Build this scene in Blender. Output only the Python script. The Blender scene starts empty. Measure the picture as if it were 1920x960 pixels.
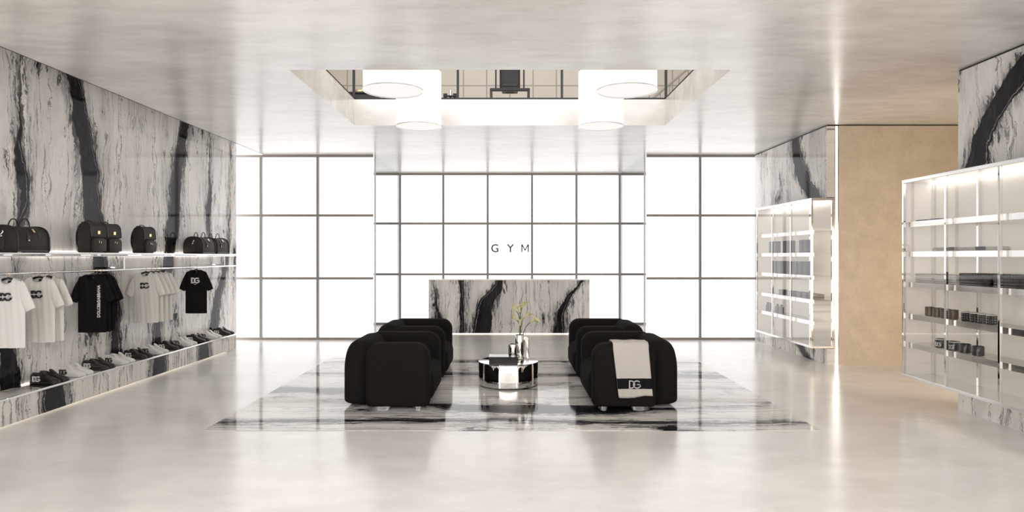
import bpy, bmesh, math, random
from mathutils import Vector, Matrix, noise as mnoise
random.seed(7)
C = bpy.context.scene
COL = C.collection
PI = math.pi

# ------------------------------------------------------------------ camera, world, exposure
EYE = 1.5
cam_d = bpy.data.cameras.new('camera'); cam = bpy.data.objects.new('camera', cam_d); COL.objects.link(cam)
cam.location = (0, 0, EYE); cam.rotation_euler = (PI / 2, 0, 0)
cam_d.sensor_width = 36; cam_d.lens = 22.5; cam_d.shift_x = 4 / 1920
cam_d.clip_start = .05; cam_d.clip_end = 200
C.camera = cam
w = bpy.data.worlds.new('world'); C.world = w; w.use_nodes = True
w.node_tree.nodes['Background'].inputs[0].default_value = (1.0, .99, .98, 1)
w.node_tree.nodes['Background'].inputs[1].default_value = 3.0
C.view_settings.view_transform = 'Standard'; C.view_settings.look = 'None'
C.view_settings.gamma = 1; C.view_settings.use_curve_mapping = False
C.view_settings.exposure = 0.42
C.cycles.caustics_reflective = False; C.cycles.caustics_refractive = False; C.cycles.sample_clamp_indirect = 6
def area(name, loc, rot, sx, sy, power, col=(1, .96, .9)):
    l = bpy.data.lights.new(name, 'AREA'); l.shape = 'RECTANGLE'; l.size = sx; l.size_y = sy; l.energy = power; l.color = col
    o = bpy.data.objects.new(name, l); COL.objects.link(o); o.location = loc; o.rotation_euler = rot; return o
area('upstairs_fill_light', (0, 9.6, 6.55), (0, 0, 0), 6, 4, 60)  # unseen fill light added to brighten the upper storey
area('alcove_fill_light', (5.6, 6.27, 1.1), (PI / 2, 0, PI), 1.4, 1.8, 26, (1, .88, .72))  # hidden warm fill added behind the near block to brighten the beige wall
PANE = 1.3      # radiance of the luminous glazing
DRUM = .80      # radiance of the lamp drums
LED = 6.0       # radiance of the LED lines

# ------------------------------------------------------------------ node helpers
class G:
    def __init__(s, name):
        s.m = bpy.data.materials.new(name); s.m.use_nodes = True
        s.nt = s.m.node_tree; s.nt.nodes.clear()
        s.out = s.nt.nodes.new('ShaderNodeOutputMaterial')
    def n(s, t): return s.nt.nodes.new(t)
    def put(s, sock, v):
        if isinstance(v, (int, float)): sock.default_value = v
        elif isinstance(v, tuple):
            sock.default_value = v if len(v) == len(sock.default_value) else tuple(v) + (1,)
        else: s.nt.links.new(v, sock)
    def math(s, op, a, b=0.0, c=0.0, clamp=False):
        n = s.n('ShaderNodeMath'); n.operation = op; n.use_clamp = clamp
        s.put(n.inputs[0], a); s.put(n.inputs[1], b); s.put(n.inputs[2], c); return n.outputs[0]
    def xyz(s, x, y, z=0.0):
        n = s.n('ShaderNodeCombineXYZ'); s.put(n.inputs[0], x); s.put(n.inputs[1], y); s.put(n.inputs[2], z); return n.outputs[0]
    def noise(s, vec, scale=1, detail=2, rough=.5):
        n = s.n('ShaderNodeTexNoise'); s.put(n.inputs['Vector'], vec); n.inputs['Scale'].default_value = scale
        n.inputs['Detail'].default_value = detail; n.inputs['Roughness'].default_value = rough; return n.outputs[0]
    def step(s, v, a, b, lo=0.0, hi=1.0):
        n = s.n('ShaderNodeMapRange'); n.interpolation_type = 'SMOOTHSTEP'
        s.put(n.inputs[0], v); s.put(n.inputs[1], a); s.put(n.inputs[2], b); s.put(n.inputs[3], lo); s.put(n.inputs[4], hi); return n.outputs[0]
    def mix(s, f, a, b):
        n = s.n('ShaderNodeMix'); n.data_type = 'RGBA'
        s.put(n.inputs[0], f); s.put(n.inputs[6], a); s.put(n.inputs[7], b); return n.outputs[2]
    def curve(s, v, pts):
        n = s.n('ShaderNodeFloatCurve'); cv = n.mapping.curves[0]
        while len(cv.points) > 2: cv.points.remove(cv.points[0])
        cv.points[0].location = pts[0]; cv.points[1].location = pts[-1]
        for p in pts[1:-1]: cv.points.new(*p)
        n.mapping.update(); s.put(n.inputs[1], v); return n.outputs[0]
    def pos(s):
        g = s.n('ShaderNodeNewGeometry'); x = s.n('ShaderNodeSeparateXYZ'); s.nt.links.new(g.outputs['Position'], x.inputs[0]); return x.outputs
    def objpos(s):
        g = s.n('ShaderNodeTexCoord'); return g.outputs['Object']
    def bsdf(s, color, rough=.5, metal=0.0, spec=.5, bump=None, bstr=.2, bdist=.01, **kw):
        b = s.n('ShaderNodeBsdfPrincipled'); s.put(b.inputs['Base Color'], color); s.put(b.inputs['Roughness'], rough)
        s.put(b.inputs['Metallic'], metal); s.put(b.inputs['Specular IOR Level'], spec)
        for k, v in kw.items(): s.put(b.inputs[k.replace('_', ' ')], v)
        if bump is not None:
            n = s.n('ShaderNodeBump'); n.inputs['Strength'].default_value = bstr; n.inputs['Distance'].default_value = bdist
            s.put(n.inputs['Height'], bump); s.nt.links.new(n.outputs[0], b.inputs['Normal'])
        s.nt.links.new(b.outputs[0], s.out.inputs[0]); return s.m

def simple(name, col, rough=.5, metal=0.0, spec=.5, var=.06, scale=30, **kw):
    g = G(name); f = g.noise(g.objpos(), scale, 3)
    c2 = tuple(max(0, c * (1 - var * 2)) for c in col)
    return g.bsdf(g.mix(f, col, c2), rough, metal, spec, **kw)

def emit(name, col, strength):
    g = G(name); e = g.n('ShaderNodeEmission'); g.put(e.inputs[0], col); e.inputs[1].default_value = strength
    g.nt.links.new(e.outputs[0], g.out.inputs[0]); return g.m

def glassmat(name, tint, ior=1.45, rough=0.0):
    g = G(name); t = g.n('ShaderNodeBsdfTransparent'); g.put(t.inputs[0], tint)
    r = g.n('ShaderNodeBsdfGlossy'); r.inputs['Roughness'].default_value = rough
    fr = g.n('ShaderNodeLayerWeight'); fr.inputs[0].default_value = .5
    fac = g.math('ADD', g.math('MULTIPLY', g.math('POWER', fr.outputs['Facing'], 5.0), .9), .035, clamp=True)
    mx = g.n('ShaderNodeMixShader'); g.nt.links.new(fac, mx.inputs[0])
    g.nt.links.new(t.outputs[0], mx.inputs[1]); g.nt.links.new(r.outputs[0], mx.inputs[2]); g.nt.links.new(mx.outputs[0], g.out.inputs[0]); return g.m

def marble(name, au, av, bands, vr, ur, fold=None, seed=0.0, warp=1.0, tone=(.90, .87, .845), vein=1.0, rough=.07, blotch=.69, spec=.15):
    """panda marble: au/av = axis across / along the veins; bands = [(curve points (v,u), halfwidth points (v,w))] in metres."""
    g = G(name); P = g.pos(); u = P[au]; v = P[av]
    if fold: u = g.math('PINGPONG', g.math('SUBTRACT', u, fold[0]), fold[1])
    def cen(x): return g.math('SUBTRACT', x, .5)
    n1 = cen(g.noise(g.xyz(u, g.math('MULTIPLY', v, .55), seed), 1.7, 2))
    n2 = cen(g.noise(g.xyz(u, g.math('MULTIPLY', v, .55), seed + 3.3), 6.5, 4, .55))
    n3 = cen(g.noise(g.xyz(u, g.math('MULTIPLY', v, .6), seed + 7.1), 26, 4, .6))
    q = g.math('ADD', u, g.math('MULTIPLY', n1, .34 * warp))
    q = g.math('ADD', q, g.math('MULTIPLY', n2, .15 * warp))
    q = g.math('ADD', q, g.math('MULTIPLY', n3, .045 * warp))
    S = lambda ku, kv, sd: g.xyz(g.math('MULTIPLY', q, ku), g.math('MULTIPLY', v, kv), seed + sd)
    cloud = g.noise(S(3.0, .55, 11), 1, 4, .6)
    col = g.mix(g.step(cloud, .38, .72), tone, tuple(c * .74 for c in tone))
    gr = g.noise(S(85, 2.2, 13), 1, 3, .6)
    col = g.mix(g.step(gr, .45, .75, 0.0, .42), col, tuple(c * .62 for c in tone))
    # soft grey smoke
    smoke = g.noise(S(1.6, .9, 19), 1, 5, .6)
    col = g.mix(g.math('MULTIPLY', g.step(smoke, .60, .80), .5), col, (.20, .195, .19))
    zone = g.noise(S(2.3, .5, 23), 1, 2)
    zone = g.step(zone, .52, .68)
    # near-band factor
    dmin = None; blk = None; line = None
    t = g.n('ShaderNodeMapRange'); g.put(t.inputs[0], v); t.inputs[1].default_value = vr[0]; t.inputs[2].default_value = vr[1]
    t.inputs[3].default_value = 0; t.inputs[4].default_value = 1; vn = t.outputs[0]
    for i, (cp, wp) in enumerate(bands):
        c = g.curve(vn, [((a - vr[0]) / (vr[1] - vr[0]), (b - ur[0]) / (ur[1] - ur[0])) for a, b in cp])
        c = g.math('ADD', g.math('MULTIPLY', c, ur[1] - ur[0]), ur[0])
        hw = g.math('MULTIPLY', g.curve(vn, [((a - vr[0]) / (vr[1] - vr[0]), b) for a, b in wp]), 1.0)
        wob = g.noise(g.xyz(seed + i * 5.0, g.math('MULTIPLY', v, 2.1), 4.0), 1, 3)
        hw = g.math('MULTIPLY', hw, g.math('ADD', g.math('MULTIPLY', wob, 1.1), .45))
        d = g.math('SUBTRACT', g.math('ABSOLUTE', g.math('SUBTRACT', q, c)), hw)   # <0 inside
        b = g.step(d, -.004, .014, 1.0, 0.0)
        l = g.step(g.math('ABSOLUTE', g.math('ADD', d, .03)), .001, .0045, 1.0, 0.0)
        l = g.math('MULTIPLY', l, g.step(g.math('SUBTRACT', q, c), -.01, .01)) if i % 2 else g.math('MULTIPLY', l, g.step(g.math('SUBTRACT', c, q), -.01, .01))
        blk = b if blk is None else g.math('MAXIMUM', blk, b)
        line = l if line is None else g.math('MAXIMUM', line, l)
        dmin = d if dmin is None else g.math('MINIMUM', dmin, d)
    # black swirls of their own, away from the bands
    bl = g.noise(S(1.9, 1.0, 61), 1, 5, .58)
    d2 = g.math('MULTIPLY', g.math('SUBTRACT', blotch, bl), 1.3)
    b2 = g.step(d2, -.012, .012, 1.0, 0.0)
    blk = b2 if blk is None else g.math('MAXIMUM', blk, b2)
    dmin = d2 if dmin is None else g.math('MINIMUM', dmin, d2)
    near = g.step(dmin, .02, .17, 1.0, 0.0)
    grey = g.math('MULTIPLY', g.step(dmin, .0, .22, .6, 0.0), g.step(g.noise(S(6, 1.0, 71), 1, 4, .6), .35, .65))
    col = g.mix(grey, col, (.24, .235, .23))
    zone = g.math('MAXIMUM', g.math('MULTIPLY', zone, .7), near)
    st = g.step(g.noise(S(34, 1.1, 31), 1, 5, .62), .55, .70)
    sp = g.step(g.noise(S(60, 6, 37), 1, 4, .66), .57, .68)
    dk = g.math('MULTIPLY', g.math('MAXIMUM', g.math('MULTIPLY', st, .65), g.math('MULTIPLY', sp, .8)), zone)
    # torn dark fringe beside the black, thinning out with distance
    fr = g.noise(S(21, 2.3, 67), 1, 6, .70)
    lim = g.math('ADD', g.math('MULTIPLY', g.math('MAXIMUM', dmin, 0.0), 1.0), .462)
    fr = g.step(g.math('SUBTRACT', fr, lim), .0, .035)
    dk = g.math('MAXIMUM', dk, g.math('MULTIPLY', fr, .95))
    hv = g.math('ABSOLUTE', cen(g.noise(S(5.0, .20, 43), 1, 5, .6)))
    hv = g.math('MULTIPLY', g.step(hv, .003, .012, 1.0, 0.0), .7)
    hv2 = g.math('ABSOLUTE', cen(g.noise(S(16, .45, 47), 1, 4, .6)))
    hv2 = g.math('MULTIPLY', g.math('MULTIPLY', g.step(hv2, .006, .03, 1.0, 0.0), .6), zone)
    dk = g.math('MAXIMUM', dk, g.math('MAXIMUM', hv, hv2))
    col = g.mix(g.math('MULTIPLY', dk, .92 * vein, clamp=True), col, (.035, .033, .032))
    if blk is not None:
        k = g.noise(S(18, 3, 53), 1, 4, .6)
        bcol = g.mix(g.step(k, .45, .8), (.011, .011, .012), (.045, .044, .044))
        col = g.mix(blk, col, bcol)
        col = g.mix(g.math('MULTIPLY', line, .55), col, tuple(c * .75 for c in tone))
    return g.bsdf(col, rough, 0.0, spec)

M = {}
def concrete(name, ca, cb, r0, r1, sx, sy, spec=.5):
    g = G(name); P = g.pos()
    v = g.xyz(g.math('MULTIPLY', P[0], sx), g.math('MULTIPLY', P[1], sy), P[2])
    a = g.noise(v, 1.1, 6, .62); b = g.noise(v, 5.5, 5, .65)
    f = g.math('ADD', g.math('MULTIPLY', a, .65), g.math('MULTIPLY', b, .35))
    col = g.mix(g.step(f, .36, .66), ca, cb)
    return g.bsdf(col, (r0 + r1) / 2, 0.0, spec)
M['floor'] = concrete('polished_concrete_floor', (.82, .80, .775), (.69, .665, .64), .14, .26, .55, 1.0, .8)
M['ceiling'] = concrete('polished_plaster_ceiling', (.90, .875, .845), (.69, .66, .63), .16, .28, .5, 1.4, 1.0)
M['plaster'] = concrete('cream_plaster', (.74, .70, .66), (.64, .60, .56), .5, .7, 1, 1)
g = G('beige_stucco'); P = g.pos(); vv = g.xyz(P[0], P[1], P[2])
f = g.noise(vv, 4.0, 7, .72); f2 = g.noise(vv, 38, 4, .7)
M['beige'] = g.bsdf(g.mix(g.step(g.math('ADD', g.math('MULTIPLY', f, .7), g.math('MULTIPLY', f2, .3)), .30, .70), (.74, .635, .50), (.60, .505, .39)), .6, 0, .35, bump=f2, bstr=.2)
M['taupe'] = concrete('taupe_plaster', (.46, .43, .40), (.38, .355, .33), .5, .7, 1, 1)
M['frame'] = simple('bronze_grey_metal', (.36, .33, .305), .5, .1)
M['black_metal'] = simple('black_metal', (.02, .019, .018), .4, .3)
M['pane'] = emit('luminous_glazing', (1.0, .995, .985), PANE)
M['drum'] = emit('lit_drum_fabric', (1.0, .975, .94), DRUM)
M['drum_base'] = emit('lit_drum_diffuser', (1.0, .965, .92), DRUM * .93)
M['led'] = emit('led_line', (1.0, .93, .84), LED)
M['led_white'] = emit('led_line_white', (1.0, .97, .93), LED)
M['led_soft'] = emit('led_line_soft', (1.0, .88, .72), 2.4)
M['chrome'] = simple('chrome', (.84, .83, .82), .035, 1.0, var=.01)
M['steel'] = simple('brushed_steel', (.74, .73, .71), .16, 1.0, var=.03)
M['mirror_steel'] = simple('polished_shelf_steel', (.86, .85, .84), .12, 1.0, var=.01)
M['glass'] = glassmat('clear_glass', (.985, .98, .97))
M['glass_tint'] = glassmat('partition_glass', (.84, .85, .855))
M['glass_edge'] = emit('glass_edge', (1, 1, 1), .95)
g = G('black_boucle'); f = g.noise(g.objpos(), 190, 3, .7)
M['boucle'] = g.bsdf(g.mix(f, (.009, .008, .0073), (.018, .0165, .015)), .95, 0, .08, bump=f, bstr=.5, bdist=.004, Sheen_Weight=.0)
M['towel'] = simple('cream_towel', (.66, .62, .57), .95, 0, .1, var=.1, scale=220)
M['towel_band'] = simple('black_towel_band', (.012, .012, .014), .9, 0, .1)
M['tee_white'] = simple('white_cotton', (.80, .785, .76), .95, 0, .1, var=.02, scale=60)
M['tee_cream'] = simple('off_white_cotton', (.76, .735, .69), .95, 0, .1, var=.02, scale=60)
M['tee_black'] = simple('black_cotton', (.012, .0115, .011), .95, 0, .1, var=.05, scale=60)
M['print_black'] = simple('black_print', (.02, .02, .022), .7)
M['print_white'] = simple('white_print', (.82, .81, .79), .7)
g = G('woven_dark_brown'); br = g.n('ShaderNodeTexChecker'); g.put(br.inputs[0], g.objpos()); br.inputs[3].default_value = 190
br.inputs[1].default_value = (.013, .010, .008, 1); br.inputs[2].default_value = (.034, .026, .019, 1)
M['bag'] = g.bsdf(br.outputs[0], .6, 0, .35, bump=br.outputs[1], bstr=.1)
M['leather'] = simple('black_leather', (.010, .009, .008), .45)
M['gold'] = simple('pale_gold', (.80, .62, .36), .25, 1.0, var=.02)
M['shoe_black'] = simple('black_shoe_leather', (.016, .014, .012), .4)
M['shoe_white'] = simple('white_shoe_leather', (.80, .785, .75), .4, var=.02)
M['sole_black'] = simple('black_rubber', (.02, .018, .016), .6)
M['sole_white'] = simple('white_rubber', (.76, .74, .70), .6)
M['panel'] = simple('backlit_satin_panel', (.84, .81, .775), .45, 0, .4, var=.02, Emission_Color=(1.0, .89, .76), Emission_Strength=.16)
M['gloss_black'] = simple('gloss_black', (.006, .006, .006), .05, 0, .6)
M['grey_card'] = simple('charcoal_card', (.055, .055, .058), .5)
M['amber'] = simple('brown_glazed_jar', (.16, .105, .055), .25, .3, var=.3, scale=90)
M['stem'] = simple('flower_stem', (.10, .17, .04), .5)
M['petal'] = simple('calla_petal', (.90, .85, .47), .5, var=.08, scale=25)
M['spadix'] = simple('spadix_yellow', (.62, .38, .04), .6)
M['acrylic'] = simple('clear_foot', (.55, .55, .55), .12, .9, var=.01)
g = G('tiled_cream_wall'); P = g.pos(); bk = g.n('ShaderNodeTexBrick'); g.put(bk.inputs[0], g.xyz(P[0], P[2]))
bk.offset = 0; bk.inputs['Scale'].default_value = 1; bk.inputs['Brick Width'].default_value = .45; bk.inputs['Row Height'].default_value = .32
bk.inputs['Mortar Size'].default_value = .012; bk.inputs['Color1'].default_value = (.62, .58, .53, 1); bk.inputs['Color2'].default_value = (.60, .56, .51, 1); bk.inputs['Mortar'].default_value = (.33, .30, .28, 1)
M['tile'] = g.bsdf(bk.outputs[0], .5)
def dots(name, base, spot, scale):
    g = G(name); v = g.n('ShaderNodeTexVoronoi'); g.put(v.inputs['Vector'], g.objpos()); v.inputs['Scale'].default_value = scale
    v.inputs['Randomness'].default_value = 0
    return g.bsdf(g.mix(g.step(v.outputs['Distance'], .20, .34, 1.0, 0.0), base, spot), .4)
M['dotted'] = dots('black_with_pale_dots', (.014, .013, .012), (.42, .38, .32), 45)
M['floral'] = dots('dark_patterned_cloth', (.012, .011, .011), (.09, .075, .045), 30)

# ------------------------------------------------------------------ mesh helpers
def bm_new(): return bmesh.new()
def box(bm, x0, x1, y0, y1, z0, z1, bev=0.0, seg=2):
    vs = [bm.verts.new((x, y, z)) for z in (z0, z1) for y in (y0, y1) for x in (x0, x1)]
    fs = [(0, 2, 3, 1), (4, 5, 7, 6), (0, 1, 5, 4), (2, 6, 7, 3), (0, 4, 6, 2), (1, 3, 7, 5)]
    fa = [bm.faces.new([vs[i] for i in f]) for f in fs]
    if bev > 0:
        es = list({e for f in fa for e in f.edges})
        bmesh.ops.bevel(bm, geom=es, offset=bev, segments=seg, affect='EDGES', profile=.5)
    return bm
def prism(bm, pts, fn, d0, d1, bev=0.0, seg=3):
    """extrude closed 2D outline; fn(a,b,d) -> 3D"""
    a = [bm.verts.new(fn(p[0], p[1], d0)) for p in pts]; b = [bm.verts.new(fn(p[0], p[1], d1)) for p in pts]
    n = len(pts); caps = [bm.faces.new(a[::-1]), bm.faces.new(b)]
    for i in range(n):
        j = (i + 1) % n; bm.faces.new((a[i], a[j], b[j], b[i]))
    if bev > 0:
        es = list({e for f in caps for e in f.edges})
        bmesh.ops.bevel(bm, geom=es, offset=bev, segments=seg, affect='EDGES', profile=.5)
    return bm
def rrect(w, h, r_top, r_bot=0.0, n=8, cx=0.0, z0=0.0):
    """rounded outline, width w centred at cx, from z0 to z0+h"""
    pts = []
    def arc(x, z, r, a0, a1):
        if r < 1e-5: pts.append((x, z)); return
        for i in range(n + 1):
            a = a0 + (a1 - a0) * i / n; pts.append((x + r * math.cos(a), z + r * math.sin(a)))
    arc(cx + w / 2 - r_bot, z0 + r_bot, r_bot, -PI / 2, 0); arc(cx + w / 2 - r_top, z0 + h - r_top, r_top, 0, PI / 2)
    arc(cx - w / 2 + r_top, z0 + h - r_top, r_top, PI / 2, PI); arc(cx - w / 2 + r_bot, z0 + r_bot, r_bot, PI, 1.5 * PI)
    return pts
def lathe(bm, prof, cx=0, cy=0, n=32, cap=True):
    rings = []
    for r, z in prof:
        rings.append([bm.verts.new((cx + r * math.cos(2 * PI * i / n), cy + r * math.sin(2 * PI * i / n), z)) for i in range(n)])
    for a, b in zip(rings, rings[1:]):
        for i in range(n):
            j = (i + 1) % n; bm.faces.new((a[i], a[j], b[j], b[i]))
    if cap:
        bm.faces.new(rings[0][::-1]); bm.faces.new(rings[-1])
    return bm
def tube(bm, pts, r, n=8, cap=True):
    pts = [Vector(p) for p in pts]; rings = []
    prev = None
    for i, p in enumerate(pts):
        t = (pts[min(i + 1, len(pts) - 1)] - pts[max(i - 1, 0)]).normalized()
        if prev is None:
            s = t.cross(Vector((0, 0, 1)));
            if s.length < .1: s = t.cross(Vector((1, 0, 0)))
            s.normalize()
        else:
            s = (prev - t * prev.dot(t)).normalized()
        prev = s; u = t.cross(s); rr = r[i] if isinstance(r, (list, tuple)) else r
        rings.append([bm.verts.new(p + s * rr * math.cos(2 * PI * k / n) + u * rr * math.sin(2 * PI * k / n)) for k in range(n)])
    for a, b in zip(rings, rings[1:]):
        for k in range(n):
            j = (k + 1) % n; bm.faces.new((a[k], a[j], b[j], b[k]))
    if cap: bm.faces.new(rings[0][::-1]); bm.faces.new(rings[-1])
    return bm
def loft(bm, rings, cap=True, closed=True):
    R = [[bm.verts.new(p) for p in ring] for ring in rings]
    n = len(R[0])
    for a, b in zip(R, R[1:]):
        for k in range(n if closed else n - 1):
            j = (k + 1) % n; bm.faces.new((a[k], a[j], b[j], b[k]))
    if cap and closed: bm.faces.new(R[0][::-1]); bm.faces.new(R[-1])
    return bm
def obj(name, bm, mat, parent=None, smooth=None):
    bmesh.ops.recalc_face_normals(bm, faces=bm.faces)
    me = bpy.data.meshes.new(name); bm.to_mesh(me); bm.free()
    me.materials.append(M[mat] if isinstance(mat, str) else mat)
    o = bpy.data.objects.new(name, me); COL.objects.link(o)
    if smooth:
        me.polygons.foreach_set('use_smooth', [True] * len(me.polygons))
        try: me.set_sharp_from_angle(angle=math.radians(smooth))
        except Exception: pass
    if parent: o.parent = parent
    return o
def tag(o, label, cat, group=None):
    o['label'] = label; o['category'] = cat
    if group: o['group'] = group
    return o
def thing(name, label, cat, loc=(0, 0, 0), rz=0.0, group=None):
    o = bpy.data.objects.new(name, None); COL.objects.link(o); o.empty_display_size = .05
    o.location = loc; o.rotation_euler = (0, 0, rz); return tag(o, label, cat, group)
def struct(name, bm, mat, parent=None, smooth=None):
    o = obj(name, bm, mat, parent, smooth)
    if not parent: o['kind'] = 'structure'
    return o
def kids(o): return [c for c in bpy.data.objects if c.parent == o]
def copy_tree(o, parent=None):
    c = o.copy(); COL.objects.link(c)
    if parent: c.parent = parent
    for k in kids(o): copy_tree(k, c)
    return c
def arc_strip(bm, cx, cz, r0, r1, a0, a1, T, n=20):
    rows = []
    for i in range(n + 1):
        a = a0 + (a1 - a0) * i / n
        rows.append([T(cx + r * math.cos(a), cz + r * math.sin(a)) for r in (r0, r1)])
    slab_strip(bm, rows)
def slab_strip(bm, rows):
    """rows of (front,back) pairs -> strip with thickness; each entry = (pf, pb)"""
    V = [[(bm.verts.new(a), bm.verts.new(b)) for a, b in row] for row in rows]
    for p, q in zip(V, V[1:]):
        bm.faces.new((p[0][0], p[1][0], q[1][0], q[0][0])); bm.faces.new((p[0][1], q[0][1], q[1][1], p[1][1]))
        bm.faces.new((p[0][0], q[0][0], q[0][1], p[0][1])); bm.faces.new((p[1][0], p[1][1], q[1][1], q[1][0]))
    for r in (V[0], V[-1]): bm.faces.new((r[0][0], r[1][0], r[1][1], r[0][1]))
def monogram(bm, T, s=1.0, th=.17):
    """interlocked D and G, unit height s; T(x,z) -> (front point, back point); centred"""
    h = s; R = h / 2; t = th * h
    x0 = -.70 * h
    # D: stem, then bowl
    slab_strip(bm, [[T(x0, z) for z in (-R,)] + [T(x0 + t * 1.15, -R)], [T(x0, R), T(x0 + t * 1.15, R)]])
    slab_strip(bm, [[T(x0 + t, R - t), T(x0 + t, R)], [T(x0 + .28 * h, R - t), T(x0 + .28 * h, R)]])
    slab_strip(bm, [[T(x0 + t, -R), T(x0 + t, -R + t)], [T(x0 + .28 * h, -R), T(x0 + .28 * h, -R + t)]])
    arc_strip(bm, x0 + .26 * h, 0, R - t, R, -PI / 2, PI / 2, T)
    gx = .29 * h
    arc_strip(bm, gx, 0, R - t, R, math.radians(42), math.radians(318), T, 26)
    slab_strip(bm, [[T(gx + .02 * h, -t * .55), T(gx + .02 * h, t * .45)], [T(gx + R * .92, -t * .55), T(gx + R * .92, t * .45)]])
    slab_strip(bm, [[T(gx + R * .92 - t, -R * .62), T(gx + R * .92, -R * .62)], [T(gx + R * .92 - t, t * .45), T(gx + R * .92, t * .45)]])
    return bm
def text_bm(body, size, depth, fn, bold=0.0, space=1.0):
    cu = bpy.data.curves.new('lettering', 'FONT'); cu.body = body; cu.size = size; cu.extrude = depth; cu.offset = bold
    cu.align_x = 'CENTER'; cu.align_y = 'CENTER'; cu.space_character = space; cu.resolution_u = 8
    t = bpy.data.objects.new('lettering', cu); COL.objects.link(t)
    bpy.context.view_layer.update()
    me = bpy.data.meshes.new_from_object(t.evaluated_get(bpy.context.evaluated_depsgraph_get()))
    bm = bmesh.new(); bm.from_mesh(me)
    for v in bm.verts: v.co = Vector(fn(v.co.x, v.co.y, v.co.z))
    bpy.data.objects.remove(t); bpy.data.curves.remove(cu); bpy.data.meshes.remove(me)
    return bm
def ordinal(i): return ['first', 'second', 'third', 'fourth', 'fifth', 'sixth', 'seventh', 'eighth', 'ninth', 'tenth', 'eleventh', 'twelfth'][i]

# ------------------------------------------------------------------ room shell
H = 3.31; LW = -4.70; LF = -4.40; RX = 4.37; FG = 11.46; NB = 14.0; NX = 2.42
M['marble_left'] = marble('bookmatched_marble', 1, 2,
    [([(0, .40), (.8, .50), (1.4, .69), (2.0, .85), (2.7, 1.03), (3.4, 1.21)], [(0, .10), (.8, .085), (1.3, .10), (1.9, .15), (2.6, .15), (3.4, .12)]),
     ([(0, 2.02), (.5, 2.15), (1.0, 2.35), (1.4, 2.50), (2.4, 2.62), (3.4, 2.7)], [(0, .16), (.6, .14), (1.0, .09), (1.4, .10), (1.8, .03), (2.6, .0), (3.4, .0)]),
     ([(0, 1.9), (1.8, 2.0), (2.1, 1.93), (2.5, 2.02), (2.8, 1.95), (3.4, 1.9)], [(0, 0), (1.7, 0.0), (2.0, .055), (2.3, .07), (2.7, .02), (3.0, .0), (3.4, .0)])],
    (0, 3.5), (0, 3.1), fold=(8.08, 3.02), seed=2.0)
M['marble_ledge'] = marble('ledge_marble', 1, 2,
    [([(0, .62), (.4, .60)], [(0, .13), (.4, .13)])], (0, .4), (0, 1.6), fold=(5.60, 1.51), seed=9.0, tone=(.80, .765, .72))
M['marble_ledge_top'] = marble('ledge_top_marble', 1, 0,
    [([(-4.8, .62), (-4.3, .60)], [(-4.8, .13), (-4.3, .13)])], (-4.8, -4.3), (0, 1.6), fold=(5.60, 1.51), seed=12.0, tone=(.80, .765, .72), rough=.03)
M['marble_far'] = marble('far_right_marble', 1, 2,
    [([(0, 9.35), (.3, 9.7), (2.2, 9.15), (2.7, 9.55), (3.3, 9.75)], [(0, .15), (.3, .10), (2.3, .16), (2.7, .17), (3.3, .10)])],
    (0, 3.4), (8.5, 11.8), seed=15.0)
M['marble_near'] = marble('near_right_marble', 1, 2,
    [([(0, 5.2), (.2, 5.2), (2.2, 6.02), (2.6, 5.93), (2.95, 5.60), (3.3, 5.2)], [(0, .0), (.2, .0), (2.2, .13), (2.6, .13), (2.9, .15), (3.3, .16)])],
    (0, 3.4), (4, 7), seed=21.0)
M['marble_desk'] = marble('reception_marble', 0, 2,
    [([(0, -.58), (.35, -.48), (.65, -.42), (.85, -.27), (1.04, -.20)], [(0, .15), (.4, .13), (.7, .13), (.9, .09), (1.04, .08)]),
     ([(0, -.92), (.5, -.90), (1.04, -.95)], [(0, .035), (.5, .03), (1.04, .05)]),
     ([(0, -1.36), (.4, -1.38), (.6, -1.42), (1.04, -1.44)], [(0, .06), (.3, .05), (.5, .02), (1.04, .0)]),
     ([(0, .94), (.4, 1.0), (.7, 1.15), (1.04, 1.42)], [(0, .085), (.5, .06), (.7, .035), (1.04, .02)])],
    (0, 1.04), (-1.7, 1.7), seed=31.0, warp=.62)
M['marble_rug'] = marble('floor_inset_marble', 1, 0,
    [([(-2.7, 7.15), (-1.6, 7.0), (-.6, 6.33), (.3, 6.27), (1.1, 6.22), (2.7, 6.5)], [(-2.7, .12), (-1.7, .12), (-1.0, .02), (-.5, .13), (.9, .16), (1.6, .015), (2.7, .0)]),
     ([(-2.7, 5.78), (-1.2, 5.84), (0, 5.80), (1.5, 5.72), (2.7, 5.75)], [(-2.7, .03), (-1.2, .045), (0, .03), (1.2, .035), (2.7, .01)]),
     ([(-2.7, 8.15), (0, 8.10), (1.5, 8.05), (2.7, 7.95)], [(-2.7, .02), (0, .05), (1.5, .06), (2.7, .10)]),
     ([(-2.7, 9.0), (0, 9.1), (2.7, 8.95)], [(-2.7, .03), (0, .05), (2.7, .02)])],
    (-2.7, 2.7), (5.4, 9.6), seed=41.0, warp=.55, tone=(.80, .77, .735), rough=.07)

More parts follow.
